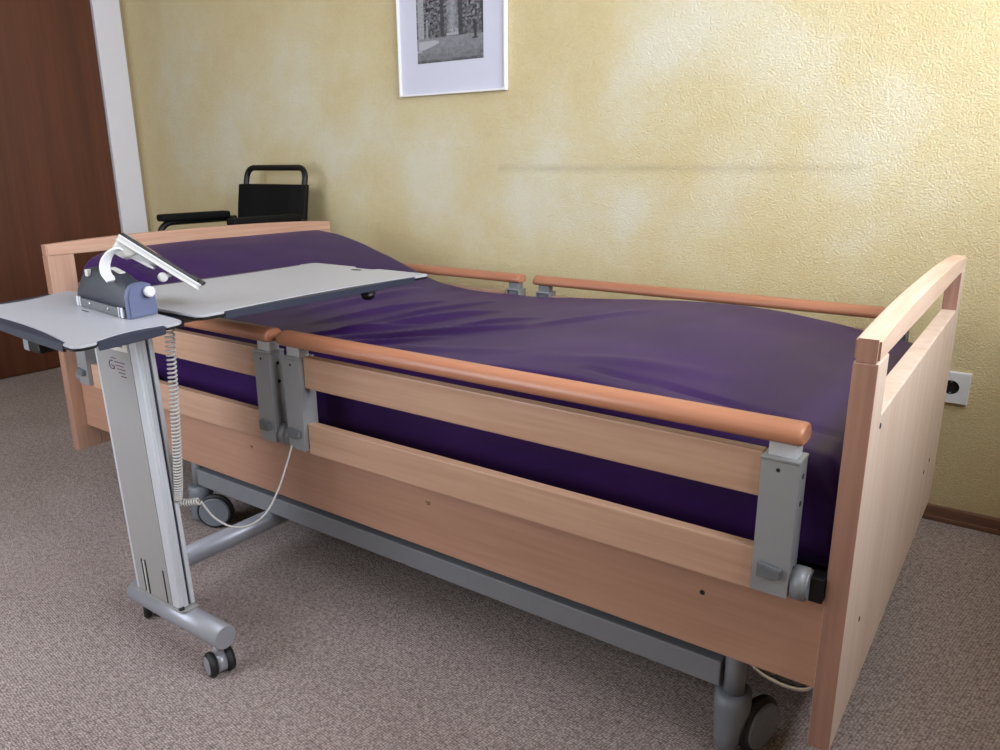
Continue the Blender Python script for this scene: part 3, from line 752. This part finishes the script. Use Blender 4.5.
for x in (CXL, CXR):
    b = MB().use('fabric_black')
    b.box(x - .028, x + .028, CYF, CYB - .07, .757, .787, bev=.012, seg=3); ar = b.build('armrest', None, ch)
    b = MB().use('black'); b.tube(round_corners([(x, CYB - .03, .752), (x, CYF + .0, .752), (x, CYF - .02, .60), (x, CYF - .02, .02)], .06, 8), .0125, n=12); b.build('arm_tube', None, ar)
    b = MB().use('black'); b.cyl((x, CYF - .02, 0), (x, CYF - .02, .03), .017, n=18); b.build('front_leg_cap', None, ar)
    b = MB().use('black'); b.tube([(x + (.02 if x < -2.6 else -.02), CYB - .06, .755), (x + (.02 if x < -2.6 else -.02), CYB - .08, .0)], .0125, n=12); b.build('rear_leg', None, ch)
for p_, q_ in (((CXL, CYF - .02), (CXR, CYF - .02)), ((CXL, CYB - .07), (CXR, CYB - .07)), ((CXL + .02, CYF - .02), (CXL + .02, CYB - .07)), ((CXR - .02, CYF - .02), (CXR - .02, CYB - .07))):
    b = MB().use('black'); b.tube([(p_[0], p_[1], .45), (q_[0], q_[1], .45)], .011); b.build('seat_tube', None, ch)

# ------------------------------------------------------------------ framed print
px0, px1, pz0, pz1 = -1.962, -1.467, 1.226, 1.93
pic = thing('framed_picture', (-1.7225, YB, pz0), 'white framed black and white street photograph hanging on the yellow wall', 'picture')
y0, y1 = YB - .020, YB - .001
b = MB().use('frame'); fw = .007

def rect(h, y): return [V((px0 + h, y, pz0 + h)), V((px1 - h, y, pz0 + h)), V((px1 - h, y, pz1 - h)), V((px0 + h, y, pz1 - h))]
b.loft([rect(.0, y1), rect(0, y0 + .001), rect(.001, y0), rect(fw - .001, y0), rect(fw, y0 + .001), rect(fw, y1)], cap=False, smooth=False)
b.build('frame', None, pic)
b = MB().use('mat'); b.box(px0 + fw, px1 - fw, y0 + .010, y0 + .013, pz0 + fw, pz1 - fw, bev=0); mt = b.build('passepartout', None, pic)
ix0, ix1, iz0, iz1 = -1.871, -1.566, 1.338, 1.80
bm = bmesh.new(); PX, PZ = 110, 168
gv = [[bm.verts.new((lerp(ix0, ix1, i / PX), y0 + .0095, lerp(iz0, iz1, j / PZ))) for j in range(PZ + 1)] for i in range(PX + 1)]
for i in range(PX):
    for j in range(PZ): bm.faces.new([gv[i][j], gv[i + 1][j], gv[i + 1][j + 1], gv[i][j + 1]])
off = V(pic.location)
bmesh.ops.translate(bm, vec=-off, verts=bm.verts[:])
me = bpy.data.meshes.new('print'); bm.to_mesh(me); bm.free()
at = me.attributes.new('tone', 'FLOAT', 'POINT')
def tone(u, v):
    # u: 0..1 across, v: 0..1 from the lower edge in units of the picture WIDTH
    def nz(s_, k=0): return mnoise.noise(V((u * s_, v * s_, k)))
    hz = .40
    if v < hz:
        t = .30 + .10 * nz(14) + .10 * nz(40, 2) + .12 * (v / hz) - .06 * abs(u - .5)
        if .02 < u < .34 and .21 + .02 * u < v < .36 and v < .39 - .02 * u and (u - .02) < (.36 - abs(v - .32) * 2.6): t = .72 + .05 * nz(30)
        if u < .08 and .18 < v < .21: t = .6
        if u > .7 and v < .2: t -= .12 * max(0, nz(25, 3))
        t = t - .12 if (v < .05) else t
    else:
        t = .20 + .30 * nz(18) + .42 * nz(34, 5) + .15 * nz(70, 6)
        if v < .62: t = t * .6 + .06
        if .43 < u < .66:
            g = max(0, 1 - abs(u - .55) / .12); t = t * (1 - g * .9) + g * (.50 + .12 * nz(20, 9)) if v > .5 else t
        if .37 < u < .425 or (.645 < u < .70): t = .08 + .05 * nz(30)
        if .02 < u < .11: t = .58 + .2 * nz(40, 8)
        if .15 < u < .18 and v < .7: t = .55 + .2 * nz(40, 3)
        if .455 < u < .645 and .41 < v < .45: t = .66 + .15 * nz(60)
        if .49 < u < .645 and .45 <= v < .50: t = .62 if nz(60, 4) > -.1 else .2
        if u > .975: t = .04
    if .865 < u < .905 and .34 < v < .60: t = .05
    if .845 < u < .925 and .315 < v < .35: t = .06
    return max(0.0, min(1.0, t * .82))
for i, vtx in enumerate(me.vertices):
    u_ = (vtx.co.x + off.x - ix0) / (ix1 - ix0); v_ = (vtx.co.z + off.z - iz0) / (ix1 - ix0) * 1.45
    at.data[i].value = tone(u_, v_)
me.materials.append(M['print']); po = bpy.data.objects.new('print', me); COL.objects.link(po); po.parent = mt

# ------------------------------------------------------------------ wall socket
so = thing('wall_socket', (-.008, YB, .346), 'white square power socket on the yellow wall beside the footboard', 'socket')
sx, sz = -.010, .389
b = MB().use('socket')
def ring(r_, y, n=40): return [V((sx + r_ * math.cos(2 * math.pi * k / n), y, sz + r_ * math.sin(2 * math.pi * k / n))) for k in range(n)]
def sq(h, y, n=40):
    P = []
    for k in range(n):
        a = 2 * math.pi * k / n; c, s_ = math.cos(a), math.sin(a); m_ = max(abs(c), abs(s_)); P.append(V((sx + h * c / m_, y, sz + h * s_ / m_)))
    return P
b.loft([sq(.0435, YB - .0005), sq(.0435, YB - .010), sq(.0415, YB - .012), ring(.0215, YB - .012), ring(.0205, YB - .0115), ring(.020, YB - .002)], cap=False, smooth=False)
b.build('cover_plate', None, so)
b = MB().use('darkhole'); b.cyl((sx, YB - .0005, sz), (sx, YB - .0025, sz), .0215, n=32); b.build('recess', None, so)
for za, zb_ in ((.014, .0195), (-.0195, -.014)):
    b = MB().use('latch'); b.box(sx - .0025, sx + .0025, YB - .010, YB - .0026, sz + za, sz + zb_, bev=.0006); b.build('earth_clip', None, so)

# ------------------------------------------------------------------ light
def area(name, loc, rot, sx_, sy_, power, col=(1, 1, 1)):
    l = bpy.data.lights.new(name, 'AREA'); l.shape = 'RECTANGLE'; l.size = sx_; l.size_y = sy_; l.energy = power; l.color = col
    o = bpy.data.objects.new(name, l); o.location = loc; o.rotation_euler = rot; COL.objects.link(o); return o
area('daylight_right', (XR + .18, (RW[0] + RW[1]) / 2, (RW[2] + RW[3]) / 2), (0, math.radians(90), 0), RW[3] - RW[2], RW[1] - RW[0], 92, (.90, .945, 1))
area('daylight_front', ((FW[0] + FW[1]) / 2, YF - .18, (FW[2] + FW[3]) / 2), (math.radians(90), 0, 0), FW[1] - FW[0], FW[3] - FW[2], 39, (.88, .93, 1))
wd = bpy.data.worlds.new('daylight_sky'); scene.world = wd; wd.use_nodes = True
bg = wd.node_tree.nodes['Background']; bg.inputs['Color'].default_value = (.75, .85, 1, 1); bg.inputs['Strength'].default_value = 1.0

# ------------------------------------------------------------------ camera
cam = bpy.data.cameras.new('camera'); cam.sensor_width = 36; cam.lens = 764.356 / 1000 * 36; cam.clip_start = .02
co = bpy.data.objects.new('camera', cam); COL.objects.link(co)
r_, u_, f_ = V((.81502837, .57938488, -.00647461)), V((-.14981994, .22152165, .96357778)), V((-.55971666, .78437321, -.26734983))
mt4 = Matrix(((r_.x, u_.x, -f_.x, .14875), (r_.y, u_.y, -f_.y, -1.014758), (r_.z, u_.z, -f_.z, .981612), (0, 0, 0, 1)))
co.matrix_world = mt4
scene.camera = co
vs = scene.view_settings; vs.view_transform = 'Standard'; vs.look = 'None'; vs.gamma = 1; vs.use_curve_mapping = False; vs.exposure = 0.08
